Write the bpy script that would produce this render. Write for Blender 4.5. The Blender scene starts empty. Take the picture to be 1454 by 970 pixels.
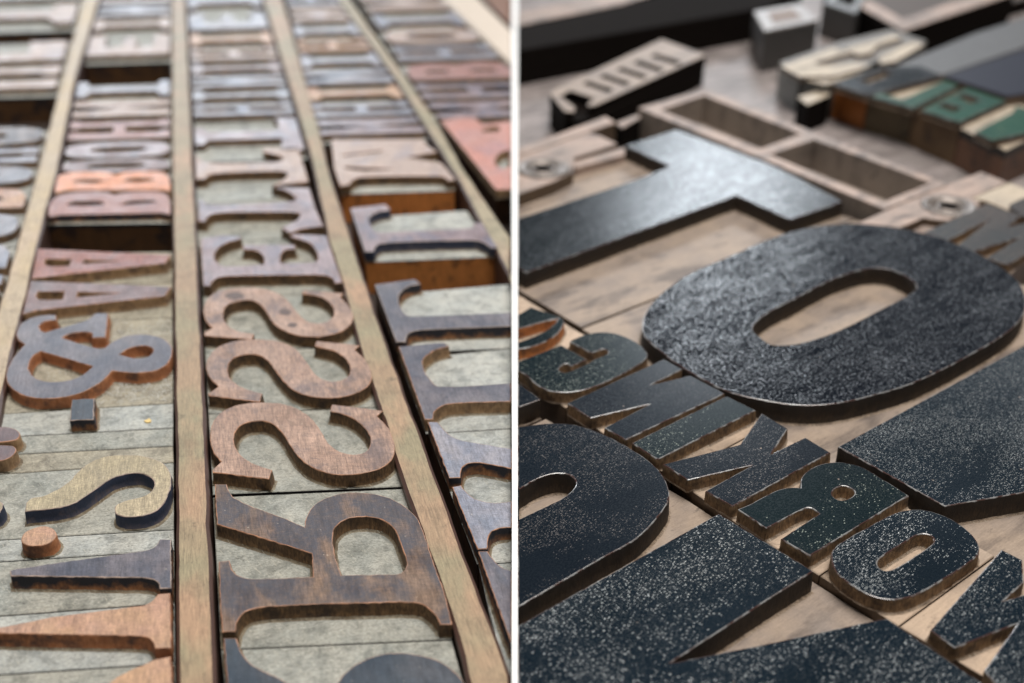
import bpy, bmesh, math, random
from mathutils import Vector
from mathutils.geometry import tessellate_polygon
from mathutils import noise as mnoise
random.seed(7)
sc = bpy.context.scene
COL = sc.collection
# ------------------------------------------------------------------ camera model
F = 1560.0; CX, CY = 727.0, 485.0
TH = math.radians(30.4); H = 0.235
ct, st = math.cos(TH), math.sin(TH)
BASE = -0.0233            # underside of the type, top of the table
def bp(px, py, z=0.0):
    """pixel of the photo -> point on the horizontal plane z"""
    a = (px - CX) / F; b = -(py - CY) / F
    dx, dy, dz = a, b * st + ct, b * ct - st
    t = (z - H) / dz
    return Vector((dx * t, dy * t, z))
TILES = {'P': (0, 0, 1.0)}
def _t(n, x, y, w): TILES[n] = (x, y, 1454.0 / w)
for n, x, y, w in (('L1',0,0,364),('L2',364,0,364),('L3',0,243,364),('L4',364,243,364),('L5',0,486,364),('L6',364,486,364),
    ('L7',0,727,364),('L8',364,727,364),('R1',730,0,364),('R2',1090,0,364),('R3',730,243,364),('R4',1090,243,364),
    ('R5',730,486,364),('R6',1090,486,364),('R7',730,727,364),('R8',1090,727,364),('AM',0,440,270),('SS',0,600,270),
    ('BT',270,130,270),('BE',270,290,270),('S2',280,400,300),('S3',285,550,300),('RR',295,680,375),('CT',457,240,270),
    ('CU',490,380,240),('CV',550,600,180),('CW',610,680,120),('CX',430,130,300),('AB',0,150,300),('RC',720,390,300),
    ('RK',900,560,300),('RM',1180,240,274),('TA',735,0,270),('TB',1000,0,454),('TC',735,120,225)):
    _t(n, x, y, w)
ZMAP = {'^': 0.0, '%': -0.0055}
def parse(s, side, z):
    """-> list of (Vector2 world xy, smooth)"""
    out = []; t = TILES['P']
    for tok in s.split():
        if ':' in tok:
            n, tok = tok.split(':'); t = TILES[n]
        sm = '~' in tok; tok = tok.replace('~', '')
        zz = z
        if tok[-1] in ZMAP:
            zz = ZMAP[tok[-1]]; tok = tok[:-1]
        x, y = map(float, tok.split(','))
        x = t[0] + x / t[2]; y = t[1] + y / t[2]
        if side == 'L': x = min(x, 726.8)
        elif side == 'R': x = max(x, 735.2)
        p = bp(x, y, zz); p.z = 0
        out.append((p, sm))
    return out
def curve(pts, step=0.0012):
    n = len(pts); res = []
    for i in range(n):
        p0, s0 = pts[i]; p1, s1 = pts[(i + 1) % n]
        L = (p1 - p0).length
        if L < 1e-6: continue
        if not s0 and not s1:
            res.append(p0.copy()); continue
        def tang(j):
            a = pts[(j - 1) % n][0]; b = pts[(j + 1) % n][0]
            return (b - a).normalized() if (b - a).length > 1e-9 else Vector((0, 0, 0))
        ch = (p1 - p0) / L
        t0 = tang(i) if s0 else ch
        t1 = tang((i + 1) % n) if s1 else ch
        if not s0: t0 = (2 * ch - t1).normalized() if False else ch
        c0 = p0 + t0 * L / 3; c1 = p1 - t1 * L / 3
        k = max(3, min(14, int(L / step)))
        for q in range(k):
            u = q / k; v = 1 - u
            res.append(p0 * v**3 + c0 * 3 * u * v * v + c1 * 3 * u * u * v + p1 * u**3)
    # drop near-duplicates
    out = []
    for p in res:
        if not out or (p - out[-1]).length > 8e-5: out.append(p)
    while len(out) > 3 and (out[0] - out[-1]).length < 8e-5: out.pop()
    return out
def area(P):
    return 0.5 * sum(P[i].x * P[(i + 1) % len(P)].y - P[(i + 1) % len(P)].x * P[i].y for i in range(len(P)))
def orient(P, ccw=True):
    return P if (area(P) > 0) == ccw else list(reversed(P))
def offset(P, d):
    """move every point by d along the normal pointing to the right of travel (away from the solid)"""
    n = len(P); out = []
    for i in range(n):
        e0 = (P[i] - P[i - 1]).normalized(); e1 = (P[(i + 1) % n] - P[i]).normalized()
        n0 = Vector((e0.y, -e0.x, 0)); n1 = Vector((e1.y, -e1.x, 0))
        m = n0 + n1
        if m.length < 1e-6: m = n0.copy()
        m.normalize(); k = 1 / max(0.55, m.dot(n0))
        out.append(P[i] + m * d * k)
    return out
def densify(P, step):
    out = []
    for i in range(len(P)):
        a, b = P[i], P[(i + 1) % len(P)]
        k = max(1, int((b - a).length / step))
        for q in range(k): out.append(a.lerp(b, q / k))
    return out
def worn(P, amp, freq=420.0):
    """uneven, handled outline: small smooth wander plus a few nicks"""
    out = []
    for p in P:
        a = mnoise.noise_vector(p * freq) * amp + mnoise.noise_vector(p * freq * 3.3) * amp * 0.5
        out.append(p + Vector((a.x, a.y, 0)))
    return out
# ------------------------------------------------------------------ object helpers
def thing(name, label, cat, loc, group=None):
    o = bpy.data.objects.new(name, None); COL.objects.link(o)
    o.location = loc; o.empty_display_size = 0.01
    o['label'] = label; o['category'] = cat
    if group: o['group'] = group
    return o
def meshobj(name, verts, faces, mats, fm=None, parent=None, smooth=None):
    org = Vector((0, 0, 0))
    if parent is not None:
        q = parent
        while q is not None: org += q.location; q = q.parent
    me = bpy.data.meshes.new(name)
    me.from_pydata([tuple(Vector(v) - org) for v in verts], [], faces)
    for m in (mats if isinstance(mats, (list, tuple)) else [mats]): me.materials.append(m)
    if fm:
        for p, k in zip(me.polygons, fm): p.material_index = k
    if smooth:
        for p, k in zip(me.polygons, fm or [0] * len(me.polygons)):
            if smooth is True or k in smooth: p.use_smooth = True
    me.update()
    o = bpy.data.objects.new(name, me); COL.objects.link(o)
    if parent is not None: o.parent = parent
    return o
def tess(loops, z):
    vs = [Vector((p.x * 1000, p.y * 1000, 0)) for L in loops for p in L]
    tr = tessellate_polygon([[Vector((p.x * 1000, p.y * 1000, 0)) for p in L] for L in loops])
    out = []
    for a, b, c in tr:
        A = (vs[b] - vs[a]).cross(vs[c] - vs[a]).z
        if abs(A) < 1e-7: continue
        out.append((a, b, c) if A > 0 else (a, c, b))
    return out
def inside(p, P):
    ins = False
    for i in range(len(P)):
        a, b = P[i], P[i - 1]
        if (a.y > p.y) != (b.y > p.y) and p.x < (b.x - a.x) * (p.y - a.y) / (b.y - a.y) + a.x: ins = not ins
    return ins
def relief(outers_holes, rings, mats, name, parent, jitter=0.0, smooth=(2,), clip=None):
    """outers_holes: [(outer, [holes])]; rings: [(offset, z, material of the band above)], top first"""
    V = []; Fc = []; fm = []
    for outer, holes in outers_holes:
        loops = [orient(outer, True)] + [orient(h, False) for h in holes]
        allr = []
        for (d, z, m) in rings:
            rr = []
            for L in loops:
                O = offset(L, d)
                if clip and d > 0.0001: O = [o if inside(o, clip) else l for o, l in zip(O, L)]
                rr.append([Vector((p.x, p.y, z)) for p in O])
            allr.append(rr)
        starts = []
        for ri, R in enumerate(allr):
            st_ = []
            for L in R:
                st_.append(len(V))
                for p in L:
                    if jitter and ri >= 2:
                        p = p + Vector((random.uniform(-1, 1), random.uniform(-1, 1), 0)) * jitter
                    V.append(p)
            starts.append(st_)
        base = starts[0][0]
        for t in tess(allr[0], 0):
            Fc.append(tuple(base + i for i in t)); fm.append(0)
        for ri in range(1, len(allr)):
            for li, L in enumerate(loops):
                n = len(L); a = starts[ri - 1][li]; b = starts[ri][li]
                for i in range(n):
                    j = (i + 1) % n
                    Fc.append((a + i, b + i, b + j, a + j)); fm.append(rings[ri][2])
    return meshobj(name, V, Fc, mats, fm, parent, smooth)
def letter(paths, side, zt, relief_h, mats, parent, name='letter', bev=0.00028, draft=0.00045, clip=None):
    """paths: 'outer | hole | hole || outer2 | hole'"""
    oh = []
    for grp in paths.split('||'):
        L = [worn(densify(curve(parse(s, side, zt)), 0.0011), 0.00022 if side == 'L' else 0.00010) for s in grp.split('|')]
        oh.append((L[0], L[1:]))
    zf = zt - relief_h
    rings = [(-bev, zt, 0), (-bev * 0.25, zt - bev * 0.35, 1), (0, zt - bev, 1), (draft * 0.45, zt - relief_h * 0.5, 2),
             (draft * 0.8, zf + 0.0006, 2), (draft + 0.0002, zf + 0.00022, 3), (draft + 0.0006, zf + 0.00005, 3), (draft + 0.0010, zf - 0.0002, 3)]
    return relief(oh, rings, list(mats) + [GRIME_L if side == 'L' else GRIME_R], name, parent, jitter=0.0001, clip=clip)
def prism(P, zt, zb, mats, name, parent, bev=0.0003, bevmat=0):
    """closed prism with a small top bevel; material 0 top, 1 sides"""
    P = orient(P, True)
    rings = [(-bev, zt, 0), (0, zt - bev, bevmat), (0, zb, 1)]
    o = relief([(P, [])], rings, mats, name, parent, smooth=None)
    me = o.data
    n = len(P); bm = bmesh.new(); bm.from_mesh(me); bm.verts.ensure_lookup_table()
    try:
        f = bm.faces.new([bm.verts[2 * n + i] for i in reversed(range(n))]); f.material_index = 1
    except Exception: pass
    bm.to_mesh(me); bm.free()
    return o
def polyw(s, side, z): return curve(parse(s, side, z))
# ------------------------------------------------------------------ materials
class NT:
    def __init__(s, name):
        s.m = bpy.data.materials.new(name); s.m.use_nodes = True
        s.t = s.m.node_tree; s.t.nodes.clear()
        s.out = s.n('ShaderNodeOutputMaterial'); s.b = s.n('ShaderNodeBsdfPrincipled')
        s.l(s.b.outputs[0], s.out.inputs[0])
        s.co = s.n('ShaderNodeTexCoord').outputs['Object']
        oi = s.n('ShaderNodeObjectInfo')
        r = s.n('ShaderNodeVectorMath'); r.operation = 'SCALE'; r.inputs[0].default_value = (3.1, 7.7, 1.3)
        s.l(oi.outputs['Random'], r.inputs['Scale'])
        a = s.n('ShaderNodeVectorMath'); a.operation = 'ADD'; s.l(s.co, a.inputs[0]); s.l(r.outputs[0], a.inputs[1])
        s.v = a.outputs[0]; s.rnd = oi.outputs['Random']
    def n(s, k): return s.t.nodes.new(k)
    def l(s, a, b): s.t.links.new(a, b)
    def set(s, inp, v):
        if isinstance(v, bpy.types.NodeSocket): s.l(v, inp)
        elif isinstance(v, (tuple, list)) and len(v) == 3 and inp.type == 'RGBA': inp.default_value = (*v, 1)
        else: inp.default_value = v
    def map(s, ang=0, scale=(1, 1, 1), v=None):
        a = s.n('ShaderNodeMapping'); s.l(v or s.v, a.inputs[0]); a.inputs['Rotation'].default_value = (0, 0, math.radians(-ang))
        b = s.n('ShaderNodeMapping'); s.l(a.outputs[0], b.inputs[0]); b.inputs['Scale'].default_value = scale
        return b.outputs[0]
    def noise(s, scale, detail=4, rough=0.55, v=None, dist=0.0):
        n = s.n('ShaderNodeTexNoise'); s.l(v or s.v, n.inputs['Vector'])
        n.inputs['Scale'].default_value = scale; n.inputs['Detail'].default_value = detail
        n.inputs['Roughness'].default_value = rough; n.inputs['Distortion'].default_value = dist
        return n.outputs['Fac']
    def vor(s, scale, v=None):
        n = s.n('ShaderNodeTexVoronoi'); s.l(v or s.v, n.inputs['Vector']); n.inputs['Scale'].default_value = scale
        return n.outputs['Distance']
    def ramp(s, f, *st):
        r = s.n('ShaderNodeValToRGB'); s.l(f, r.inputs[0]); e = r.color_ramp.elements
        while len(e) < len(st): e.new(0.5)
        for k, (p, c) in enumerate(st):
            e[k].position = p; e[k].color = (*c, 1) if isinstance(c, (tuple, list)) else (c, c, c, 1)
        return r.outputs[0]
    def mix(s, f, a, b, mode='MIX'):
        m = s.n('ShaderNodeMix'); m.data_type = 'RGBA'; m.blend_type = mode
        s.set(m.inputs[0], f); s.set(m.inputs[6], a); s.set(m.inputs[7], b)
        return m.outputs[2]
    def math(s, op, a, b=0.5, c=None):
        m = s.n('ShaderNodeMath'); m.operation = op; s.set(m.inputs[0], a); s.set(m.inputs[1], b)
        if c is not None: s.set(m.inputs[2], c)
        return m.outputs[0]
    def sepz(s):
        x = s.n('ShaderNodeSeparateXYZ'); s.l(s.co, x.inputs[0]); return x.outputs[2]
    def bump(s, h, strength, dist=0.0003):
        b = s.n('ShaderNodeBump'); s.l(h, b.inputs['Height']); b.inputs['Strength'].default_value = strength
        b.inputs['Distance'].default_value = dist; s.l(b.outputs[0], s.b.inputs['Normal'])
    def fin(s, col, rough, spec=0.5, coat=0.0, coatr=0.2, metal=0.0):
        s.set(s.b.inputs['Base Color'], col); s.set(s.b.inputs['Roughness'], rough)
        s.b.inputs['Specular IOR Level'].default_value = spec
        s.b.inputs['Coat Weight'].default_value = coat; s.b.inputs['Coat Roughness'].default_value = coatr
        s.b.inputs['Metallic'].default_value = metal
        return s.m
AL = 105.0   # direction of the columns on the left
AU = 37.3    # direction of the strokes on the right
def left_face(name, wood, wood2, ink, amount, rough=0.42, streak=0.35):
    s = NT(name)
    up = lambda c: tuple(min(0.8, q * k) for q, k in zip(c, (1.14, 1.18, 1.26)))
    wood, wood2, ink = up(wood), up(wood2), up(ink)
    streak = min(0.8, streak * 1.3)
    big = s.noise(55, 3, 0.6)
    c = s.mix(s.ramp(big, (0.38, 0), (0.62, 1)), wood, wood2)
    st1 = s.noise(1, 3, 0.6, s.map(AL, (260, 2600, 400)))
    c = s.mix(streak, c, s.ramp(st1, (0.3, 0.35), (0.7, 1.35)), 'MULTIPLY')
    st2 = s.noise(1, 2, 0.6, s.map(AL + 78, (300, 2300, 400)))
    c = s.mix(streak * 0.7, c, s.ramp(st2, (0.36, 0.5), (0.62, 1.2)), 'MULTIPLY')
    im = s.noise(42, 5, 0.6, s.map(AL, (1, 1.4, 1)), 0.6)
    im = s.ramp(im, (0.62 - 0.3 * amount, 0), (0.74 - 0.26 * amount, 1))
    im = s.math('MULTIPLY', im, s.ramp(s.noise(700, 3, 0.7), (0.25, 0.55), (0.6, 1)))
    c = s.mix(s.math('MULTIPLY', im, min(0.95, 0.45 + amount * 0.6)), c, ink)
    fine = s.noise(2600, 2, 0.7)
    c = s.mix(0.6, c, s.ramp(fine, (0.28, 0.45), (0.7, 1.4)), 'MULTIPLY')
    c = s.mix(0.45, c, s.ramp(s.noise(1, 4, 0.7, s.map(AL, (120, 700, 300))), (0.36, 0.5), (0.6, 1.25)), 'MULTIPLY')
    cr = s.ramp(s.noise(1, 3, 0.5, s.map(AL + 60, (70, 2400, 400)), 0.4), (0.69, 0), (0.73, 0.6))
    c = s.mix(cr, c, ink)
    sp = s.ramp(s.noise(900, 2, 0.5), (0.72, 0), (0.78, 1))
    c = s.mix(s.math('MULTIPLY', sp, 0.5), c, (0.62, 0.56, 0.46))
    s.bump(s.math('ADD', fine, st1), 0.35, 0.00008)
    r = s.ramp(s.noise(120, 3), (0.3, rough - 0.08), (0.7, rough + 0.14))
    return s.fin(c, r, 0.5)
def left_edge(name, col):
    s = NT(name)
    c = s.mix(s.ramp(s.noise(300, 3), (0.35, 0), (0.65, 1)), col, tuple(x * 0.4 for x in col))
    s.bump(s.noise(1800, 2), 0.4, 0.0001)
    return s.fin(c, 0.5)
def cut_side(name, low, high, dark, zlo, zhi, rough=0.75, grain=AL):
    """routed side wall: raw wood near the foot, ink that ran down from the face"""
    s = NT(name)
    v = s.map(0, (1, 1, 0.28))
    g = s.noise(1300, 3, 0.65, v)
    c = s.mix(s.ramp(g, (0.3, 0), (0.66, 1)), low, high)
    z = s.sepz()
    zz = s.math('ADD', z, s.math('MULTIPLY', s.math('SUBTRACT', s.noise(150, 4, 0.6), 0.5), 0.012))
    f = s.n('ShaderNodeMapRange'); s.l(zz, f.inputs[0]); f.inputs[1].default_value = zlo; f.inputs[2].default_value = zhi
    c = s.mix(f.outputs[0], c, dark)
    c = s.mix(s.ramp(s.noise(160, 4, 0.6), (0.5, 0), (0.66, 0.8)), c, dark)
    s.bump(g, 0.7, 0.0003)
    return s.fin(c, rough, 0.35)
def left_floor(name, a, b, pits):
    s = NT(name)
    c = s.mix(s.ramp(s.noise(60, 4, 0.6), (0.35, 0), (0.65, 1)), a, b)
    c = s.mix(s.ramp(s.noise(100, 5, 0.65), (0.52, 0), (0.7, 0.6)), c, pits)
    g = s.noise(1, 4, 0.75, s.map(AL + 86, (900, 2300, 900)), 0.5)
    c = s.mix(0.7, c, s.ramp(g, (0.32, 0.35), (0.66, 1.4)), 'MULTIPLY')
    saw = s.noise(1, 3, 0.6, s.map(AL + 86, (90, 1500, 500)), 0.6)
    c = s.mix(s.ramp(s.noise(170, 5, 0.7, None, 0.5), (0.48, 0), (0.66, 0.55)), c, tuple(q * 0.6 for q in pits))
    c = s.mix(0.2, c, s.ramp(saw, (0.38, 0.5), (0.58, 1.15)), 'MULTIPLY')
    sc_ = s.noise(1, 2, 0.6, s.map(AL + 25, (300, 4200, 500)), 0.6)
    c = s.mix(s.ramp(sc_, (0.62, 0), (0.68, 0.55)), c, (0.56, 0.53, 0.43))
    d = s.ramp(s.noise(1, 3, 0.6, s.map(AL + 86, (600, 2500, 700)), 0.4), (0.61, 0), (0.67, 0.85))
    d = s.math('MULTIPLY', d, s.ramp(s.noise(90, 3), (0.45, 0), (0.6, 1)))
    c = s.mix(d, c, (0.04, 0.036, 0.03))
    s.bump(s.math('SUBTRACT', g, d), 0.5, 0.0003)
    return s.fin(c, 0.7, 0.35)
def strip_mat(name, a, b, cc, ang=AL, dark=(0.05, 0.04, 0.03)):
    s = NT(name)
    n1 = s.noise(22, 3, 0.55)
    c = s.mix(s.ramp(n1, (0.4, 0), (0.6, 1)), a, b)
    c = s.mix(s.ramp(s.noise(30, 3, 0.55, s.map(ang, (0.7, 1.6, 1))), (0.52, 0), (0.66, 0.8)), c, cc)
    g = s.noise(1, 4, 0.65, s.map(ang, (150, 1500, 1500)), 0.9)
    c = s.mix(s.ramp(s.noise(75, 5, 0.7, None, 0.5), (0.5, 0), (0.68, 0.45)), c, tuple(q * 0.45 for q in a))
    c = s.mix(0.7, c, s.ramp(g, (0.3, 0.5), (0.7, 1.25)), 'MULTIPLY')
    cr = s.ramp(s.noise(1, 4, 0.6, s.map(ang, (60, 900, 900)), 1.0), (0.66, 0), (0.7, 0.6))
    c = s.mix(cr, c, dark)
    d = s.ramp(s.noise(140, 4, 0.65), (0.62, 0), (0.74, 0.6))
    c = s.mix(d, c, dark)
    f = s.noise(2200, 2, 0.7)
    c = s.mix(0.35, c, s.ramp(f, (0.3, 0.6), (0.7, 1.3)), 'MULTIPLY')
    s.bump(g, 0.4, 0.00015)
    return s.fin(c, 0.5, 0.4)
def block_side(name, wood, wood2, dark, zband, rough=0.5, blot=0.5):
    s = NT(name)
    c = s.mix(s.noise(120, 3), wood, wood2)
    g = s.noise(1, 3, 0.6, s.map(0, (700, 700, 120)))
    c = s.mix(0.5, c, s.ramp(g, (0.3, 0.5), (0.7, 1.2)), 'MULTIPLY')
    c = s.mix(s.ramp(s.noise(75, 5, 0.7, None, 0.6), (blot, 0), (blot + 0.1, 0.85)), c, dark)
    zz = s.math('ADD', s.sepz(), s.math('MULTIPLY', s.math('SUBTRACT', s.noise(200, 4), 0.5), 0.003))
    f = s.n('ShaderNodeMapRange'); s.l(zz, f.inputs[0]); f.inputs[1].default_value = zband; f.inputs[2].default_value = zband + 0.0008
    c = s.mix(f.outputs[0], c, dark)
    s.bump(g, 0.2, 0.0002)
    return s.fin(c, rough, 0.45)
def ink_face(name, base, base2, speck, dens=0.5, rough=0.3, ang=AU, bump=0.5, spec=0.3, grain=(620, 1500), patch=0.9, gr=0.12, sparkle=None):
    s = NT(name)
    c = s.mix(s.ramp(s.noise(25, 3), (0.35, 0), (0.65, 1)), base, base2)
    msk = s.noise(1, 4, 0.6, s.map(ang, (20, 50, 40)), 0.5)
    dm = s.math('MULTIPLY', s.math('SUBTRACT', msk, 0.5), patch * 2)
    wob = s.math('MULTIPLY', s.math('SUBTRACT', s.noise(2600, 2, 0.6), 0.5), 0.55)
    m = None
    for k, (sc1, w) in enumerate((((grain[0], grain[1], 900), 1.0), ((grain[0] * 1.9, grain[1] * 1.7, 1500), 0.8))):
        n = s.n('ShaderNodeTexVoronoi'); s.l(s.map(ang, sc1), n.inputs['Vector']); n.inputs['Scale'].default_value = 1
        x = s.n('ShaderNodeSeparateColor'); s.l(n.outputs['Color'], x.inputs[0])
        inc = s.math('GREATER_THAN', s.math('ADD', x.outputs[0], dm), 1 - dens)
        rad = s.math('ADD', s.math('MULTIPLY', x.outputs[1], 0.18), 0.12)
        d = s.math('SUBTRACT', s.math('ADD', n.outputs['Distance'], wob), rad)
        dot = s.ramp(d, (0.0, 1), (0.10, 0))
        lv = s.math('MULTIPLY', s.math('ADD', s.math('MULTIPLY', s.math('POWER', x.outputs[2], 1.8), 0.85), 0.15), w)
        dd = s.math('MULTIPLY', s.math('MULTIPLY', inc, dot), lv)
        m = dd if m is None else s.math('MAXIMUM', m, dd)
    c = s.mix(m, c, speck)
    big = s.ramp(s.vor(130), (0.035, 1), (0.055, 0))
    big = s.math('MULTIPLY', big, s.ramp(s.noise(60, 2), (0.55, 0), (0.6, 1)))
    c = s.mix(big, c, (0.4, 0.33, 0.28))
    h = s.math('ADD', s.noise(1900, 2, 0.6), s.math('MULTIPLY', m, -1.2))
    s.bump(h, bump, 0.00014)
    r0 = s.ramp(s.noise(1, 3, 0.65, s.map(ang, (1300, 2200, 1500))), (0.42, rough), (0.60, rough + gr))
    r = s.math('ADD', r0, s.ramp(s.noise(1, 4, 0.6, s.map(ang, (30, 75, 50)), 0.4), (0.45, 0.0), (0.68, gr * 0.2)))
    s.fin(c, r, spec, 0.0)
    if sparkle is not None:      # glossy film left only on the high grain of the print
        f = s.noise(1, 2.5, 0.7, s.map(ang, (750, 1250, 1000)), 0.3)
        f = s.math('ADD', f, s.math('MULTIPLY', s.math('SUBTRACT', s.noise(1, 4, 0.6, s.map(ang, (60, 200, 50)), 0.3), 0.5), 0.22))
        f = s.ramp(f, (0.53, sparkle), (0.63, spec))
        s.l(f, s.b.inputs['Specular IOR Level'])
    return s.m
def pale_floor(name, a, b, smudge, ang=AU):
    s = NT(name)
    c = s.mix(s.ramp(s.noise(40, 4, 0.6), (0.4, 0), (0.62, 1)), a, b)
    sm = s.ramp(s.noise(1, 5, 0.6, s.map(ang, (28, 110, 60)), 0.4), (0.50, 0), (0.66, 0.75))
    c = s.mix(sm, c, smudge)
    c = s.mix(s.ramp(s.noise(1, 5, 0.7, s.map(ang, (90, 160, 90)), 0.8), (0.6, 0), (0.7, 0.6)), c, tuple(q * 0.5 for q in smudge))
    g = s.noise(1, 4, 0.65, s.map(ang, (180, 1500, 900)), 0.3)
    c = s.mix(0.35, c, s.ramp(g, (0.3, 0.6), (0.7, 1.25)), 'MULTIPLY')
    f = s.noise(1400, 3, 0.7)
    c = s.mix(0.35, c, s.ramp(f, (0.3, 0.65), (0.7, 1.25)), 'MULTIPLY')
    s.bump(f, 0.35, 0.00012)
    return s.fin(c, 0.6, 0.35)
def plain(name, col, rough=0.5, metal=0.0, var=0.3, scale=200, spec=0.5):
    s = NT(name)
    c = s.mix(var, col, s.ramp(s.noise(scale, 4, 0.6), (0.3, 0.35), (0.7, 1.4)), 'MULTIPLY')
    s.bump(s.noise(scale * 6, 3), 0.2, 0.0001)
    return s.fin(c, rough, spec, metal=metal)

BR = (0.235, 0.125, 0.082); BR2 = (0.30, 0.17, 0.115)
INKB = (0.062, 0.060, 0.072)
MF = {
 'brown': left_face('worn brown letter face', (0.28, 0.17, 0.115), (0.37, 0.235, 0.165), (0.075, 0.062, 0.068), 0.42, 0.45, 0.5),
 'umber': left_face('dark umber letter face', (0.15, 0.095, 0.066), (0.20, 0.125, 0.08), (0.045, 0.045, 0.055), 0.78, 0.42, 0.55),
 'violet': left_face('violet grey letter face', (0.20, 0.145, 0.145), (0.27, 0.20, 0.20), (0.10, 0.105, 0.14), 0.5, 0.36, 0.3),
 'slate': left_face('slate grey inked face', (0.105, 0.098, 0.112), (0.155, 0.135, 0.14), (0.055, 0.06, 0.078), 0.55, 0.36, 0.35),
 'red': left_face('reddish brown letter face', (0.26, 0.085, 0.05), (0.20, 0.075, 0.06), (0.09, 0.062, 0.066), 0.35, 0.4, 0.5),
 'plum': left_face('plum brown letter face', (0.155, 0.095, 0.09), (0.19, 0.12, 0.11), (0.08, 0.066, 0.07), 0.5, 0.4, 0.4),
 'tan': left_face('olive tan letter face', (0.34, 0.275, 0.165), (0.39, 0.31, 0.19), (0.22, 0.18, 0.12), 0.2, 0.5, 0.45),
 'sand': left_face('sandy letter face', (0.42, 0.25, 0.14), (0.40, 0.23, 0.15), (0.24, 0.16, 0.12), 0.25, 0.45, 0.35),
 'pink': left_face('pink letter face', (0.46, 0.20, 0.15), (0.42, 0.22, 0.18), (0.28, 0.17, 0.18), 0.35, 0.42, 0.3),
 'orange': left_face('orange letter face', (0.62, 0.24, 0.10), (0.50, 0.22, 0.13), (0.3, 0.14, 0.1), 0.25, 0.42, 0.3),
 'rose': left_face('dusty rose letter face', (0.30, 0.145, 0.115), (0.27, 0.14, 0.12), (0.2, 0.12, 0.12), 0.35, 0.42, 0.3),
 'navy': left_face('blue black letter face', (0.040, 0.050, 0.062), (0.06, 0.062, 0.07), (0.03, 0.042, 0.055), 0.6, 0.4, 0.3),
 'steel': left_face('bluish grey letter face', (0.20, 0.20, 0.23), (0.27, 0.25, 0.26), (0.13, 0.15, 0.19), 0.5, 0.4, 0.3),
 'fawn': left_face('pale fawn letter face', (0.36, 0.27, 0.22), (0.42, 0.31, 0.25), (0.22, 0.2, 0.22), 0.35, 0.45, 0.3),
}
ED_BROWN = left_edge('worn orange edge', (0.46, 0.23, 0.13))
ED_PALE = left_edge('worn pale edge', (0.40, 0.30, 0.25))
SD_BROWN = cut_side('routed brown side', (0.19, 0.11, 0.05), (0.06, 0.034, 0.018), (0.028, 0.02, 0.016), 0.0205, 0.027)
SD_TAN = cut_side('routed tan side', (0.34, 0.22, 0.12), (0.20, 0.12, 0.06), (0.08, 0.05, 0.035), 0.0215, 0.029)
SD_ORANGE = cut_side('routed orange side', (0.40, 0.17, 0.075), (0.27, 0.10, 0.04), (0.06, 0.035, 0.03), 0.0222, 0.029)
SD_BLUE = cut_side('blue stained side', (0.09, 0.07, 0.075), (0.05, 0.055, 0.08), (0.022, 0.03, 0.055), 0.0186, 0.0215)
SD_BLACK = cut_side('black inked side', (0.30, 0.14, 0.06), (0.16, 0.07, 0.03), (0.02, 0.02, 0.026), 0.0190, 0.0215)
FL = left_floor('grey green routed floor', (0.315, 0.325, 0.295), (0.39, 0.38, 0.33), (0.13, 0.14, 0.125))
FL2 = left_floor('pale grey routed floor', (0.375, 0.395, 0.38), (0.47, 0.47, 0.43), (0.17, 0.185, 0.175))
FL3 = left_floor('sandy routed floor', (0.41, 0.37, 0.285), (0.32, 0.30, 0.24), (0.17, 0.15, 0.115))
BS_ORANGE = block_side('orange maple block side', (0.78, 0.31, 0.085), (0.50, 0.18, 0.05), (0.06, 0.035, 0.025), 0.0166, 0.42, 0.53)
BS_DARK = block_side('dark stained block side', (0.075, 0.035, 0.015), (0.10, 0.05, 0.02), (0.012, 0.011, 0.014), 0.0158, 0.42, 0.5)
ST_OLIVE = strip_mat('olive tan strip', (0.31, 0.27, 0.175), (0.36, 0.30, 0.20), (0.40, 0.29, 0.20))
ST_BROWN = strip_mat('brown worn strip', (0.34, 0.235, 0.145), (0.29, 0.245, 0.15), (0.43, 0.265, 0.165))
ST_GOLD = strip_mat('golden strip', (0.48, 0.36, 0.20), (0.44, 0.35, 0.24), (0.50, 0.38, 0.27))
ST_SIDE = plain('dark brown strip side', (0.075, 0.038, 0.028), 0.5)
TRAY = plain('dark tray floor', (0.03, 0.02, 0.015), 0.7)
# right
IK = ink_face('blue black printed ink', (0.0055, 0.0090, 0.0140), (0.0075, 0.0118, 0.0175), (0.28, 0.26, 0.25), 0.20, 0.2, spec=0.07, bump=0.12, grain=(850, 3200), patch=1.5)
IKB = ink_face('speckled blue black ink', (0.0055, 0.0105, 0.0160), (0.0078, 0.0138, 0.0205), (0.68, 0.71, 0.71), 0.36, 0.2, spec=0.07, bump=0.15, grain=(820, 3500), patch=1.1)
IKO = ink_face('glossy speckled navy ink', (0.0050, 0.0065, 0.010), (0.0070, 0.0090, 0.013), (0.34, 0.37, 0.41), 0.30, 0.20, AU, 0.35, 0.42, grain=(900, 1600), patch=1.3, gr=0.1, sparkle=0.0)
IKG = ink_face('green black ink', (0.0045, 0.0098, 0.0125), (0.006, 0.0128, 0.0155), (0.34, 0.38, 0.33), 0.2, 0.2, spec=0.07, bump=0.12, grain=(1100, 2000), patch=0.9)
IKT = ink_face('glossy black ink', (0.005, 0.0075, 0.010), (0.0075, 0.011, 0.0135), (0.20, 0.21, 0.23), 0.34, 0.19, AU, 0.4, 0.42, grain=(700, 1500), patch=1.4, gr=0.1, sparkle=0.05)
IKM = ink_face('worn grey black ink', (0.030, 0.032, 0.034), (0.05, 0.042, 0.04), (0.24, 0.18, 0.13), 0.4, 0.4, spec=0.2)
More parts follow.
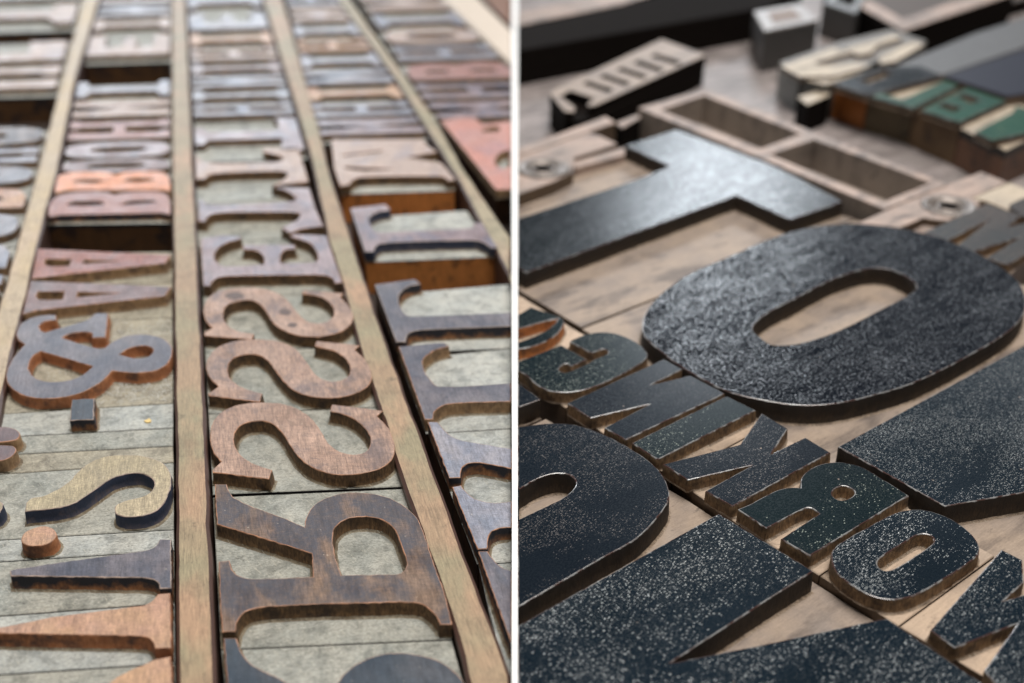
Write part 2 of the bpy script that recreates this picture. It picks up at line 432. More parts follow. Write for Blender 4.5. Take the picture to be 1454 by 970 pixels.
IKGREEN = ink_face('bright green ink', (0.006, 0.042, 0.028), (0.008, 0.055, 0.034), (0.3, 0.35, 0.2), 0.3, 0.3, spec=0.12)
def edge_r(name, col, rough=0.2):
    s = NT(name); s.bump(s.noise(900, 2), 0.3, 0.0001)
    c = s.mix(s.ramp(s.noise(220, 3), (0.42, 0), (0.56, 1)), col, (0.06, 0.03, 0.025))
    return s.fin(c, rough, 0.8)
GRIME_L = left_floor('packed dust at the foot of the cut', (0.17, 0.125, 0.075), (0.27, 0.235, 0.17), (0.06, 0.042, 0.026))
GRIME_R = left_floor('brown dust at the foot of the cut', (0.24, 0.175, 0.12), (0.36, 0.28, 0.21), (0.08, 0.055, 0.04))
ER = edge_r('painted glint on ink edge', (0.24, 0.24, 0.24))  # edge highlight painted in as pale grey, broken by reddish patches
SR_DARK = cut_side('dark brown routed side', (0.048, 0.031, 0.018), (0.020, 0.013, 0.008), (0.018, 0.013, 0.010), 0.0165, 0.0225)
SR_TAN = cut_side('tan brown routed side', (0.27, 0.17, 0.09), (0.09, 0.055, 0.03), (0.05, 0.033, 0.022), 0.0212, 0.0265)
PF = pale_floor('pale maple floor', (0.34, 0.265, 0.205), (0.26, 0.21, 0.175), (0.10, 0.08, 0.07))
PFS = pale_floor('sandy maple floor', (0.48, 0.365, 0.27), (0.35, 0.27, 0.205), (0.20, 0.15, 0.11))
BS_R = block_side('brown block side', (0.13, 0.085, 0.05), (0.09, 0.06, 0.04), (0.02, 0.015, 0.012), 0.030, 0.5, 0.6)
WORN = pale_floor('worn pinkish wood', (0.40, 0.30, 0.25), (0.28, 0.225, 0.195), (0.10, 0.085, 0.08))
CREAM = pale_floor('cream maple', (0.50, 0.42, 0.32), (0.40, 0.34, 0.27), (0.2, 0.17, 0.13))
DULL = pale_floor('dull grey maple', (0.20, 0.185, 0.165), (0.15, 0.14, 0.13), (0.08, 0.075, 0.07))
TABLE = pale_floor('grey stone slab', (0.30, 0.26, 0.25), (0.21, 0.185, 0.175), (0.12, 0.10, 0.095))
METAL = plain('worn steel', (0.24, 0.21, 0.19), 0.5, 0.6, 0.6)
SOCKET_SHADE = plain('painted socket shade', (0.012, 0.009, 0.008), 0.9, 0, spec=0.05)
BLACKW = plain('black stained wood', (0.008, 0.006, 0.005), 0.9, spec=0.05)
WHITE = plain('white border stand-in', (0.90, 0.90, 0.89), 0.55, 0, 0.03)

# ------------------------------------------------------------------ type blocks
def shrink(P, d=0.00014): return offset(orient(P, True), -d)
def block(label, body, paths, face, side, floor, bside, rel=0.0056, lr='L', group=None, edge=None, zt=0.0, extra=None, cat='type block', base=BASE):
    zf = zt - rel
    P = shrink(polyw(body, lr, zf))
    c = sum(P, Vector((0, 0, 0))) / len(P)
    t = thing('type_block', label, cat, (c.x, c.y, base), group)
    prism(P, zf, base, [floor, bside], 'body', t)
    if paths: letter(paths, lr, zt, rel, [face, edge or (ED_BROWN if lr == 'L' else ER), side], t, bev=0.00028 if lr == 'L' else 0.00036, clip=P)
    return t
GA = 'wood type in the column left of the narrow strip'
GB = 'wood type in the middle column with the big R'
GC = 'wood type in the column beside the white divider'
# ---- column A (left)
block('reddish brown letter A on its side, behind the dark plum letter A',
      'L3:180,470 985,457 980,632 130,660', 'L3:215,440 970,475 935,522 600,560 235,603 180,608 195,540 | L3:262,497 405,500 392,538 275,536~ 250,515~ | L3:475,502 670,510 470,526',
      MF['red'], SD_TAN, FL3, BS_DARK, group=GA)
block('dark plum wood type letter A lying on its side, directly behind the ampersand',
      'L3:130,662 980,634 980,828 80,870', 'L3:175,622 970,655 935,708 560,750 200,790 130,812 150,715 | L3:215,683 365,682 355,728 225,728~ 205,705~ | L3:440,685 680,692 435,715',
      MF['plum'], SD_TAN, FL3, BS_DARK, group=GA)
block('wood type ampersand with slate grey face, orange sides and white lint around it',
      'L3:80,872 980,830 AM:1327,712 -60,800', 'AM:300,45~ 428,38 432,78 350,85~ 298,125~ 340,172~ 400,155~ 560,110~ 660,78~ 735,25 828,25 808,210 700,212 705,180~ 640,168~ 540,180~ 470,212 600,255 760,298 800,292 860,245~ 960,200~ 1110,188~ 1240,215~ 1310,280~ 1315,340~ 1270,420~ 1180,465~ 1020,480~ 858,466 780,545~ 640,625~ 500,665~ 350,678~ 200,660~ 90,600~ 48,525~ 60,440~ 130,330~ 190,262 135,225~ 130,165~ 190,85~ | AM:312,315 710,432 640,490~ 540,535~ 400,550~ 290,530~ 225,470~ 225,400~ 260,345~ | AM:912,340 985,295~ 1080,273~ 1155,285~ 1170,320~ 1130,358~ 1040,370~',
      MF['slate'], SD_ORANGE, FL3, BS_DARK, group=GA)
block('pale slug with a small raised black square, in front of the ampersand',
      'AM:-60,800 1327,714 1327,900 -60,975', 'AM:548,685 722,676 715,838 535,845', MF['navy'], SD_BLACK, FL2, BS_DARK, group=GA, edge=ED_PALE)
block('narrow grey slug with the upper of two brown dots at its left end',
      'AM:-60,977 1327,903 SS:1325,178 -60,250', 'SS:-110,95~ -60,45~ 20,32~ 105,45~ 152,85~ 130,125~ 60,142~ -40,150~', MF['plum'], SD_TAN, FL, BS_DARK, group=GA)
block('narrow yellowish grey slug with the lower of two brown dots at its left end',
      'SS:-60,252 1325,180 1330,303 -60,398', 'SS:-120,230~ -60,185~ 20,172~ 100,180~ 122,215~ 85,260~ 10,290~ -60,280~', MF['plum'], SD_TAN, FL3, BS_DARK, group=GA)
block('wood type letter S with an olive tan face and blue stained sides',
      'SS:-80,400 1330,305 1332,815 -80,900', 'SS:190,678 200,612 240,578~ 330,560~ 440,510~ 540,440~ 600,370~ 680,310~ 790,262~ 920,247~ 1060,250~ 1170,275~ 1260,320~ 1305,400~ 1305,490~ 1270,590~ 1200,670~ 1120,705~ 1000,722~ 900,705~ 875,660~ 900,622~ 980,590~ 1090,565~ 1160,520~ 1178,460~ 1140,410~ 1060,387~ 960,395~ 860,425~ 760,490~ 660,560~ 560,620~ 420,655~ || SS:-120,640~ -60,595~ 0,600~ 22,640~ -5,690~ -60,710~',
      MF['tan'], SD_BLUE, FL, BS_DARK, group=GA, edge=ED_PALE)
block('grey block carrying one round pinkish brown full stop',
      'SS:-80,902 1332,817 L7:990,215 -30,282', 'L7:120,160~ 145,112~ 210,85~ 270,82~ 312,105~ 318,140~ 280,175~ 210,192~ 145,186~',
      MF['sand'], SD_ORANGE, FL2, BS_DARK, group=GA)
block('grey black wedge shaped letter with a serif at its right, below the round full stop',
      'L7:-30,284 990,217 990,512 -30,590', 'L7:55,332 100,320 400,276 700,235 840,213~ 885,190~ 905,155 970,155 972,432 905,433 895,400~ 850,378~ 780,372 60,362',
      MF['slate'], SD_BLACK, FL, BS_DARK, group=GA, edge=ED_PALE)
block('sandy brown wedge shaped letter with orange side, below the grey black wedge',
      'L7:-30,592 992,514 995,855 -30,922', 'L7:-100,682 0,655 300,595 820,528 870,500~ 895,465 965,458 972,770 878,772 860,730~ 820,708~ 700,702 0,688 -100,688',
      MF['sand'], SD_ORANGE, FL2, BS_DARK, group=GA)
block('pinkish letter cut by the bottom edge of the ampersand column',
      'L7:-30,924 995,857 1000,1110 -30,1110', 'L7:600,985 700,915~ 830,860~ 880,835 965,818 978,970 982,1090 400,1090', MF['sand'], SD_ORANGE, FL, BS_DARK, group=GA)
block('bright orange wood type letter B on its side, the farther of the two Bs',
      'AB:395,490^ 1178,478^ 1178,600^ 375,610^', 'AB:378,602 388,520~ 430,472~ 600,452~ 740,460~ 800,478 860,458~ 1000,450~ 1120,458~ 1165,500~ 1172,592 1120,580 450,582 | AB:490,526 530,512~ 640,508~ 742,518 640,532~ | AB:840,522 880,505~ 980,498~ 1085,510 980,524~',
      MF['orange'], SD_TAN, FL, BS_DARK, group=GA)
block('dusty rose wood type letter B with a dark front over an empty gap',
      'AB:372,615^ 1178,605^ 1178,806 325,818', 'AB:335,765 340,690~ 375,635~ 430,610~ 600,592~ 730,597~ 790,614 850,600~ 1000,590~ 1120,600~ 1165,640~ 1172,748 1110,736 410,752 | AB:455,684 490,662~ 600,655~ 700,662~ 722,678 600,688~ | AB:830,684 870,660~ 970,650~ 1060,652~ 1082,664 960,675~',
      MF['rose'], SD_BLACK, FL2, BS_DARK, group=GA, rel=0.0045)
# ---- column B
block('wood type letter with pink and white serifs, farthest sharp block of the middle column',
      'BT:35,478^ 830,430^ 905,800 45,860', 'BT:38,480 60,500~ 130,540~ 480,545~ 690,532~ 705,505~ 650,480~ 555,462 570,432 825,428 905,688 630,715 725,665~ 742,625~ 700,610~ 500,612~ 200,625~ 140,640~ 110,668 45,670',
      MF['fawn'], SD_BROWN, FL2, BS_DARK, group=GB)
block('wood type letter T lying sideways with blue grey serifs, behind the letter E',
      'BT:45,862 905,802 BE:1040,250 55,292', 'BT:65,828 95,830~ 135,860~ 430,860~ 700,845~ 800,832~ 790,795~ 730,755~ 622,728 910,738 960,900 BE:1018,165 845,190~ 765,222 697,180 790,138~ 838,98~ 820,64~ 560,60~ 200,68~ 135,95~ 115,132 60,130',
      MF['violet'], SD_BROWN, FL, BS_DARK, group=GB)
block('wood type letter E lying sideways with a blue left foot',
      'BE:60,294 1040,252 1178,674 95,714', 'BE:80,262 240,237 388,245 385,262~ 290,290~ 215,335~ 185,410~ 240,468~ 330,474~ 565,460 560,400~ 500,352~ 405,345 405,312 800,308 800,342 725,350~ 690,400~ 690,452 940,445~ 975,425~ 960,350~ 900,290~ 760,245 790,228 1040,240 1165,600 1105,605 1090,570~ 1030,545~ 850,540~ 300,550~ 210,562~ 158,605 155,628 100,622',
      MF['violet'], SD_BROWN, FL, BS_DARK, group=GB)
block('brown wood type letter S with dark round stains, farthest of the three Ss',
      'BE:95,716 1178,676 S2:1108,442 52,490', 'S2:50,345 103,320 60,270~ 44,190~ 70,120~ 150,62~ 300,40~ 420,42~ 530,70~ 615,120~ 680,200~ 740,262~ 805,285~ 870,280~ 925,250~ 942,210~ 920,155~ 860,110~ 800,92~ 722,82 730,55 1005,78 985,105 1035,160~ 1070,215~ 1060,285~ 1000,338~ 920,365~ 820,378~ 700,370~ 600,338~ 530,290~ 480,215~ 430,155~ 370,128~ 290,132~ 215,155~ 180,205~ 185,265~ 230,315~ 300,345~ 390,358 378,398 52,372',
      MF['brown'], SD_BROWN, FL, BS_DARK, group=GB)
block('brown wood type letter S with a chipped white tip, middle one of the three Ss',
      'S2:52,492 1108,444 1238,862 75,908', 'S2:78,768 145,722 85,660~ 62,590~ 85,510~ 160,440~ 290,403~ 430,396~ 560,410~ 670,455~ 750,550~ 800,620~ 860,670~ 930,685~ 1000,675~ 1045,640~ 1052,590~ 1020,530~ 950,480~ 880,460~ 808,443 822,408 1120,437 1085,470 1150,530~ 1195,620~ 1190,700~ 1120,755~ 1010,790~ 880,800~ 760,785~ 660,745~ 590,680~ 530,600~ 480,540~ 420,505~ 340,500~ 260,520~ 215,570~ 215,640~ 260,700~ 340,740~ 448,768 430,828 80,785',
      MF['brown'], SD_BROWN, FL, BS_DARK, group=GB)
block('brown wood type letter S nearest the camera, between the middle S and the big R',
      'S2:75,910 1240,864 S3:1385,682 80,738', 'S3:80,568 140,512 85,440~ 65,350~ 80,250~ 150,165~ 280,115~ 450,103~ 590,120~ 720,180~ 800,260~ 880,385~ 950,440~ 1050,462~ 1130,445~ 1165,400~ 1165,340~ 1120,270~ 1040,210~ 960,180~ 888,165 905,117 1255,160 1215,200 1290,280~ 1335,400~ 1320,490~ 1250,550~ 1120,590~ 960,602~ 840,580~ 730,530~ 640,440~ 580,340~ 530,280~ 470,240~ 400,230~ 300,248~ 240,300~ 230,380~ 270,460~ 350,520~ 492,568 470,632 82,585',
      MF['brown'], SD_BROWN, FL, BS_DARK, group=GB)
block('large dark brown wood type letter R lying sideways with orange worn edges',
      'RR:25,100 1075,52 1345,882 70,938', 'RR:38,28 105,28 120,75~ 150,105~ 240,150~ 420,215 535,265 540,215~ 580,150~ 640,110~ 740,80~ 850,75~ 960,92~ 1060,135~ 1140,200~ 1180,270~ 1250,480~ 1300,620~ 1345,800 1280,800 1245,740~ 1180,690~ 1100,678~ 900,682~ 600,690~ 350,702~ 230,720~ 170,770~ 152,838 80,842 68,700 60,455 120,448 135,500~ 175,535~ 260,550~ 580,538 572,410 250,310 50,250 | RR:735,530 700,420~ 690,300~ 715,250~ 780,215~ 870,208~ 960,225~ 1030,280~ 1070,380~ 1095,475~ 1060,520~ 960,525~',
      MF['umber'], SD_BROWN, FL, BS_DARK, group=GB)
block('blue black letter with a round bowl at the bottom edge, below the R',
      'RR:70,940 1345,884 P:690,1080 330,1080', 'P:317,906 336,906 342,924~ 360,945~ 395,962~ 430,980~ 470,1000 482,965~ 515,938~ 560,927~ 615,935~ 652,960~ 672,1000~ 685,1060 330,1060',
      MF['navy'], SD_BROWN, FL, BS_DARK, group=GB)
def stains(t_label, side, paths):
    t = [o for o in bpy.data.objects if o.get('label') == t_label][0]
    for p in paths:
        P = orient(worn(curve(parse(p, side, 0), 0.0006), 0.0004, 900), True)
        meshobj('stain', [(q.x, q.y, 0.00003) for q in P], [tuple(range(len(P)))], STAIN, None, t)
STAIN = plain('dark round ink stain', (0.10, 0.062, 0.05), 0.5, 0, 0.5, 900)
stains('brown wood type letter S with dark round stains, farthest of the three Ss', 'L',
       ['S2:562,208~ 605,188~ 648,210~ 605,232~', 'S2:623,298~ 655,282~ 688,299~ 655,316~', 'S2:188,96~ 255,72~ 322,98~ 255,124~'])
_p = polyw('AM:1100,848 1125,838 1140,828 1158,845 1150,858 1120,862', 'L', -0.0052); _c = sum(_p, Vector()) / len(_p)
_f = prism([p - _c for p in _p], 0.0005, 0, [plain('yellow flake', (0.75, 0.55, 0.22), 0.6)] * 2, 'paint_flake', None, bev=0.0001)
_f.location = (_c.x, _c.y, -0.0056); _f['label'] = 'tiny yellow flake lying on the pale slug below the ampersand'; _f['category'] = 'flake'
# ---- column C
block('pinkish wood type letter with slanted strokes above an empty gap, beyond the two Ts',
      'CX:195,430^ 868,325^ 1042,680 260,706', 'CX:195,330 820,325 870,380 925,415 720,452 950,490 990,530 1050,608 1000,612 975,590~ 920,582~ 400,590~ 345,608~ 318,640 258,650 240,600 215,520 | CX:255,440 560,402 540,414 300,444 | CX:280,515 640,535 420,545 300,532',
      MF['fawn'], SD_BROWN, FL2, BS_ORANGE, group=GC)
block('violet and pink wood type letter T with navy sides and a bright orange block front',
      'CT:216,302^ 1110,316 1345,668 335,712', 'CT:218,300 485,268 520,300 512,315 440,325~ 385,348~ 358,378~ 375,430~ 405,475~ 450,486~ 560,480~ 1100,455 1160,445 1165,410 1225,412 1345,600 1290,602 1270,582~ 1230,560~ 1180,545~ 1000,545~ 480,565~ 420,585~ 395,632 330,632',
      MF['violet'], SD_BLUE, FL2, BS_ORANGE, group=GC, edge=ED_PALE)
block('slate grey wood type letter T just in front of the orange block front',
      'CU:250,147^ 1440,137 1440,690 450,737', 'CU:255,145 600,98 650,138 570,155~ 500,190~ 458,250~ 480,345~ 535,410~ 600,418~ 1445,385 1445,502 700,533~ 600,545~ 545,570~ 525,605~ 522,637 440,637',
      MF['slate'], SD_BLACK, FL2, BS_DARK, group=GC, edge=ED_PALE)
block('purple brown wood type letter T with tan worn edges, nearer than the slate grey T',
      'CU:460,690^ 1440,692 L6:1445,487 960,518', 'L6:808,25 1060,0 1092,22 1040,35~ 985,60~ 945,100~ 950,150~ 990,215~ 1040,250~ 1445,232 1445,335 1130,345~ 1060,358~ 1010,395~ 1000,437 955,437',
      MF['slate'], SD_TAN, FL2, BS_DARK, group=GC)
block('bluish violet wood type letter with two long serifs, its notch halfway down the column',
      'L6:970,450^ 1445,489 L8:1450,283 1250,293', 'L6:972,450 1030,452 CV:640,70~ 700,130~ 800,185~ 1000,230~ 1440,300 1440,530 1150,475~ 1000,460~ 900,480~ 850,540~ 838,630 710,635 || CV:745,738 850,715 CW:550,130~ 620,210~ 760,330~ 920,385~ 1130,410~ 1420,382 L8:1450,88 1380,92~ 1325,120~ 1308,208 1255,210',
      MF['steel'], SD_BLACK, FL2, BS_DARK, group=GC)
block('bluish violet letter at the lower end of the column beside the white divider',
      'L8:1256,222^ 1450,285 1450,1100 1440,1100', 'L8:1258,222 1312,222 1338,262~ 1388,310~ 1452,335 1452,760',
      MF['slate'], SD_BLACK, FL2, BS_DARK, group=GC)
# ---- column D pink
block('pink and salmon letter with holes, beyond the last olive grey strip',
      'CX:942,200^ 1434,160^ 1434,720 1330,700', 'CX:950,200 1160,165 1200,195 1240,225 1440,200 1440,672 1330,675 | CX:1228,262 1330,240~ 1345,272~ 1240,278 | CX:1322,470~ 1360,420~ 1425,400 1425,515 1380,530~ 1335,510~',
      MF['pink'], SD_TAN, FL2, BS_DARK)
# ---- rows of far, blurred blocks
def lerp_poly(pl, y):
    for (y0, x0), (y1, x1) in zip(pl, pl[1:]):
        if y <= y1 or (y1, x1) == pl[-1]: return x0 + (x1 - x0) * (y - y0) / (y1 - y0)
EDGE = {
 '0': ([(-80,-170),(440,-170)], [(-80,136),(0,116),(243,50),(428,-3)]),
 'A': ([(-80,160),(0,142),(110,110),(243,84),(303,67)], [(-80,242),(243,243),(440,245)]),
 'B': ([(-80,262),(0,266),(243,277)], [(-80,352),(0,371),(190,429),(243,443)]),
 'C': ([(-80,388),(0,408),(142,439),(192,455)], [(-80,428),(0,479),(110,558),(243,641)]),
 'D': ([(-80,462),(0,514),(75,562),(136,600),(169,627)], [(-80,560),(0,630),(96,727),(200,830)]),
}
GL = {
 'I': ['0,.08 .1,.08 .14,.36 .86,.36 .9,.08 1,.08 1,.92 .9,.92 .86,.66 .14,.66 .1,.92 0,.92'],
 'H': ['0,.05 .1,.05 .1,.12 .9,.12 .9,.05 1,.05 1,.4 .9,.4 .9,.34 .56,.34 .56,.66 .9,.66 .9,.6 1,.6 1,.95 0,.95 0,.6 .1,.6 .1,.66 .44,.66 .44,.34 .1,.34 .1,.4 0,.4'],
 'T': ['0,.25 .08,.25 .12,.38 .8,.38 .82,.08 .78,.0 1,.0 1,1 .78,1 .82,.62 .12,.62 .08,.75 0,.75'],
 'O': ['0,.5 .03,.2 .15,.06 .5,.0 .85,.06 .97,.2 1,.5 .97,.8 .85,.94 .5,1 .15,.94 .03,.8', '.22,.5 .28,.36 .5,.3 .72,.36 .78,.5 .72,.64 .5,.7 .28,.64'],
 'N': ['0,.05 1,.05 1,.32 .3,.5 1,.62 1,.95 0,.95 0,.68 .7,.5 0,.36'],
 'E': ['0,.1 .2,.1 .2,.6 .42,.6 .42,.2 .58,.2 .58,.6 .8,.6 .8,.1 1,.1 1,.95 0,.95'],
 'B': ['0,.95 0,.4 .06,.15 .25,.05 .44,.1 .5,.22 .56,.1 .75,.03 .94,.12 1,.4 1,.95', '.14,.6 .2,.42 .38,.42 .4,.6', '.6,.6 .62,.42 .82,.42 .86,.6'],
}
ORD = ['farthest', 'second', 'third', 'fourth', 'fifth', 'sixth', 'seventh', 'eighth', 'ninth', 'tenth', 'eleventh', 'twelfth', 'thirteenth']
def row(colk, y0, y1, glyph, face, label, group, floor=FL2, side=SD_BROWN, bside=BS_DARK, slope=-0.03):
    Lp, Rp = EDGE[colk]
    def P(u, v):
        y = y0 + (y1 - y0) * v
        x = lerp_poly(Lp, y) * (1 - u) + lerp_poly(Rp, y) * u
        x = min(x, 726.5)
        return bp(x, y + slope * (x - lerp_poly(Rp, y)), 0)
    q = [P(0, 0.01), P(1, 0.01), P(1, .99), P(0, .99)]
    for v in q: v.z = 0
    B = shrink(q)
    c = sum(B, Vector()) / 4
    t = thing('type_block', label, 'type block', (c.x, c.y, BASE), group)
    prism(B, -0.0045, BASE, [floor, bside], 'body', t)
    loops = []
    for g in GL[glyph]:
        L = []
        for tok in g.split():
            u, v = map(float, tok.split(','))
            p = P(0.015 + u * 0.97, 0.07 + v * 0.86); p.z = 0; L.append((p, glyph in 'O'))
        loops.append(curve(L))
    rings = [(-0.0002, 0, 0), (0, -0.0002, 1), (0.0002, -0.0046, 2)]
    relief([(loops[0], loops[1:])], rings, [face, ED_PALE, side], 'letter', t)
    return t
def rows(colk, spec, where, group):
    for k, (y0, y1, g, f) in enumerate(spec):
        nm = {'steel': 'blue grey', 'violet': 'violet grey', 'fawn': 'pale fawn', 'plum': 'plum brown', 'slate': 'slate grey', 'sand': 'sandy',
              'brown': 'brown', 'rose': 'dusty rose', 'pink': 'pink', 'umber': 'dark umber', 'tan': 'olive tan', 'orange': 'orange', 'red': 'reddish', 'navy': 'blue black'}[f]
        row(colk, y0, y1, g, MF[f], f'{nm} blurred wood type block, {ORD[k]} from the far end {where}', group)
rows('A', [(-40,-18,'I','steel'),(-18,2,'H','fawn'),(2,22,'N','steel'),(22,42,'I','fawn'),(42,80,'E','fawn'),(110,138,'I','steel'),(138,165,'N','fawn'),(165,198,'H','rose'),(198,222,'O','violet'),(222,243,'O','plum')],
     'of the ampersand column', GA)
rows('B', [(-40,-15,'H','fawn'),(-15,12,'I','steel'),(12,42,'E','steel'),(42,64,'I','sand'),(64,84,'H','fawn'),(84,104,'I','plum'),(104,122,'N','steel'),(122,142,'I','slate'),(142,163,'H','steel'),(163,216,'T','violet')],
     'of the triple S column', GB)
rows('C', [(-40,-15,'I','fawn'),(-15,8,'H','steel'),(8,30,'N','fawn'),(30,52,'I','steel'),(52,72,'H','sand'),(72,95,'I','steel'),(95,118,'N','steel'),(118,141,'I','sand'),(141,164,'H','steel'),(164,190,'N','violet')],
     'beside the last long strip', GC)
GD = 'small wood type in the far right column'
rows('D', [(-40,-12,'H','steel'),(-12,14,'N','fawn'),(14,38,'I','steel'),(38,60,'O','fawn'),(60,84,'H','steel'),(84,112,'B','rose'),(112,138,'H','violet'),(138,166,'N','violet')],
     'along the cream rim', GD)
G0 = 'wood type in the leftmost column'
rows('0', [(-40,0,'H','steel'),(0,36,'I','fawn'),(52,88,'E','fawn'),(88,128,'H','fawn'),(176,206,'O','umber'),(206,232,'H','steel'),(232,262,'O','slate'),(262,298,'B','sand'),(298,340,'O','slate'),(340,385,'B','steel'),(385,430,'H','steel')],
     'at the left edge', G0)
# ------------------------------------------------------------------ long strips between the columns
def strip(label, Lp, Rp, mat, zt=-0.0010, group='long wooden strips between the columns', wob=0.0):
    ys = sorted({y for y, _ in Lp} | {y for y, _ in Rp})
    P = []
    a = [(lerp_poly(Lp, y), y) for y in ys]; b = [(lerp_poly(Rp, y), y) for y in ys]
    for x, y in b + a[::-1]:
        p = bp(min(x, 726.8), y, zt); p.z = 0
        if not P or (p - P[-1]).length > 1e-4: P.append(p)
    P = worn(densify(P, 0.005), 0.0005, 45.0)
    c = sum(P, Vector()) / len(P)
    o = prism([p - Vector((c.x, c.y, 0)) for p in P], zt - BASE, 0, [mat, ST_SIDE], 'wooden_strip', None, bev=0.0011, bevmat=1)
    o.location = (c.x, c.y, BASE)
    o['label'] = label; o['category'] = 'wooden strip'; o['group'] = group
    return o
strip('pale golden wooden strip, leftmost of the long strips', [(-80,136),(0,117),(243,52),(428,0),(620,-54)], [(-80,158),(0,141),(110,108),(243,82),(303,66),(353,53),(428,37),(500,17),(586,0),(700,-28)], ST_GOLD)
strip('brown worn wooden strip just right of the ampersand column', [(-80,243),(0,243),(243,243.5),(440,246.5),(600,248.5),(1010,251)], [(-80,260),(0,264),(243,275),(486,287),(728,298),(1010,309)], ST_BROWN)
strip('olive wooden strip with orange patches just right of the three Ss', [(-80,349),(0,373),(190,431),(243,445),(336,464),(413,488),(489,508),(577,537),(689,573),(727,588),(887,643),(970,665),(1010,676)],
      [(-80,380),(0,402),(190,456),(243,468),(393,517),(486,549),(727,638),(957,725),(1010,745)], ST_BROWN)
strip('olive grey wooden strip running off behind the white divider', [(-80,425),(0,480),(110,560),(243,643),(320,685),(398,727),(410,733)], [(-80,447),(0,498),(73,550),(165,616),(243,661),(338,727),(410,780)], ST_OLIVE)
# cream board beyond the far right column, and the brown ledge behind it
def slab(name, label, cat, path, zt, zb, mats, side, group=None, bev=0.0006):
    P = polyw(path, side, zt); c = sum(P, Vector()) / len(P)
    o = prism([p - Vector((c.x, c.y, 0)) for p in P], zt - zb, 0, mats, name, None, bev=bev)
    o.location = (c.x, c.y, zb); o['label'] = label; o['category'] = cat
    if group: o['group'] = group
    return o
CRM_L = plain('cream painted tray rim', (0.60, 0.51, 0.42), 0.5, 0, 0.1)
slab('tray_rim', 'cream tray rim in the far right corner of the left display', 'tray rim', 'P:570,-60 632,0 727,92 727,42 684,0 620,-60', 0.001, BASE, [CRM_L, CRM_L], 'L', bev=0.002)
slab('ledge_board', 'brown board beyond the cream tray rim', 'board', 'P:625,-60 690,0 727,38 727,-60', -0.004, BASE, [plain('brown board wood', (0.19, 0.09, 0.05), 0.5), ST_SIDE], 'L')

# ================================================================== RIGHT DISPLAY
GR = 'large wood type of the right display'
GS = 'small wood type in the slanting row between the large letters'
def big(label, body, paths, face, side=SR_DARK, floor=PF, rel=0.009, **k):
    return block(label, body, paths, face, side, floor, BS_R, rel=rel, lr='R', group=GR, **k)
def small(label, body, paths, face, side=SR_TAN, floor=PFS, rel=0.0055, **k):
    return block(label, body, paths, face, side, floor, BS_R, rel=rel, lr='R', group=GS, **k)
big('very large glossy black wood type letter T at the top left of the right display',
    'P:735,411 825,465 1214,310 1197,284^ 960,181^ P:735,262', 'R3:20,270 300,178 700,45 P:951.5,236 888.5,207 960.5,184 1094,234 1122,247 1196.5,286 R4:130,275 R3:1260,138 70,575 20,545', IKT)
big('huge oval wood type letter O with speckled navy face',
    'P:825.4,467 1182,662 1560,447 1215,311.5', 'R4:510,298~ 700,315~ 850,345~ 1000,385~ 1200,470~ 1350,562~ 1425,630~ 1462,720~ 1455,800~ 1400,880~ 1290,960~ R6:1150,70~ 1000,150~ 800,240~ 600,300~ 400,345~ 250,358~ 100,350~ 0,333~ R5:1300,305~ 1190,270~ 1000,170~ 900,105~ 830,50~ 765,-5~ R3:735,930~ 728,880~ 740,820~ 790,740~ 870,665~ 1000,580~ 1250,470~ R4:0,390~ 130,345~ 300,310~ | R4:590,550~ 700,560~ 790,600~ 845,650~ 810,695~ 650,780~ 400,905~ R6:200,2~ 110,15~ 20,12~ R3:1400,945~ 1355,905~ 1370,860~ 1453,795~ R4:150,725~ 400,600~', IKO)
big('large speckled letter at the right edge, in front of the huge O',
    'P:1182.5,663 1558,450 1640,560 1640,760 1460,820%', 'R6:400,592 R6:1453,20 P:1620,405 1620,678 R6:1453,852 1005,930', IKB)
big('large dark letter at the lower left, shaped like a rounded D with a slot',
    'P:735,612 775,594 977,698% 1040,739% 735,930', 'R5:20,480 200,460~ 330,465~ 480,510~ 640,590~ 760,670~ 840,750~ 880,850~ 870,910~ 835,965~ R7:760,90~ 680,160~ 500,260 20,540 | R5:20,840 110,785~ 200,750~ 290,745~ 345,775~ 345,820~ 280,880~ 150,945 22,1006', IK)
big('large speckled Y shaped letter filling the bottom edge of the right display',
    'P:735,932 1041,740% 1262,880% 1400,973% 1500,1042% 1000,1300 735,1300', 'R7:20,645 1160,8 R8:258,335 R7:1453,488 885,857 R8:5,745 640,608 680,606 1215,970 P:1470,1025 1000,1290 735,1280', IKB)
big('dark corner of a letter cut by the white divider, beside the small C',
    'P:735,541^ 770,567^ 735,581^', 'P:735,543 768,567 735,578.5', IK)
small('small dark letter with an orange counter, cut by the white divider',
    'P:735,418 822,471 840,480 735,524', 'RC:73,275 165,222 365,290 392,315~ 385,350~ 340,410~ 250,465~ 150,500~ 73,515 73,465 160,435~ 250,395~ 320,345~ 355,300 240,325~ 150,352~ 73,372', IKG, floor=PFS, side=cut_side('rusty orange side', (0.42, 0.16, 0.05), (0.25, 0.09, 0.03), (0.1, 0.05, 0.03), 0.0235, 0.030))
small('small dark wood type letter G with round slot ends, beside the huge O',
    'P:735,526 841,481 930,522 803,579 735,533', 'RC:73,600 372,483 548,583 440,632 410,612~ 372,628~ 355,655~ 392,673~ 440,662~ 560,608~ 610,578~ 690,545~ 692,522~ 660,512~ 620,525~ 580,538 432,462 445,448 540,412~ 640,395~ 760,408~ 880,460~ 950,520~ 966,560~ 930,600~ 800,680~ 650,750~ 540,790~ 420,810~ 300,800~ 210,760~ 130,690~ 73,660', IKG)
small('small dark wood type letter M between the G and the plain bar letter',
    'P:931,523 1035,579 903,646 804,580', 'R5:302,345 850,95 955,152 770,243 1000,187 1195,290 632,553 512,485 772,350 432,430', IK)
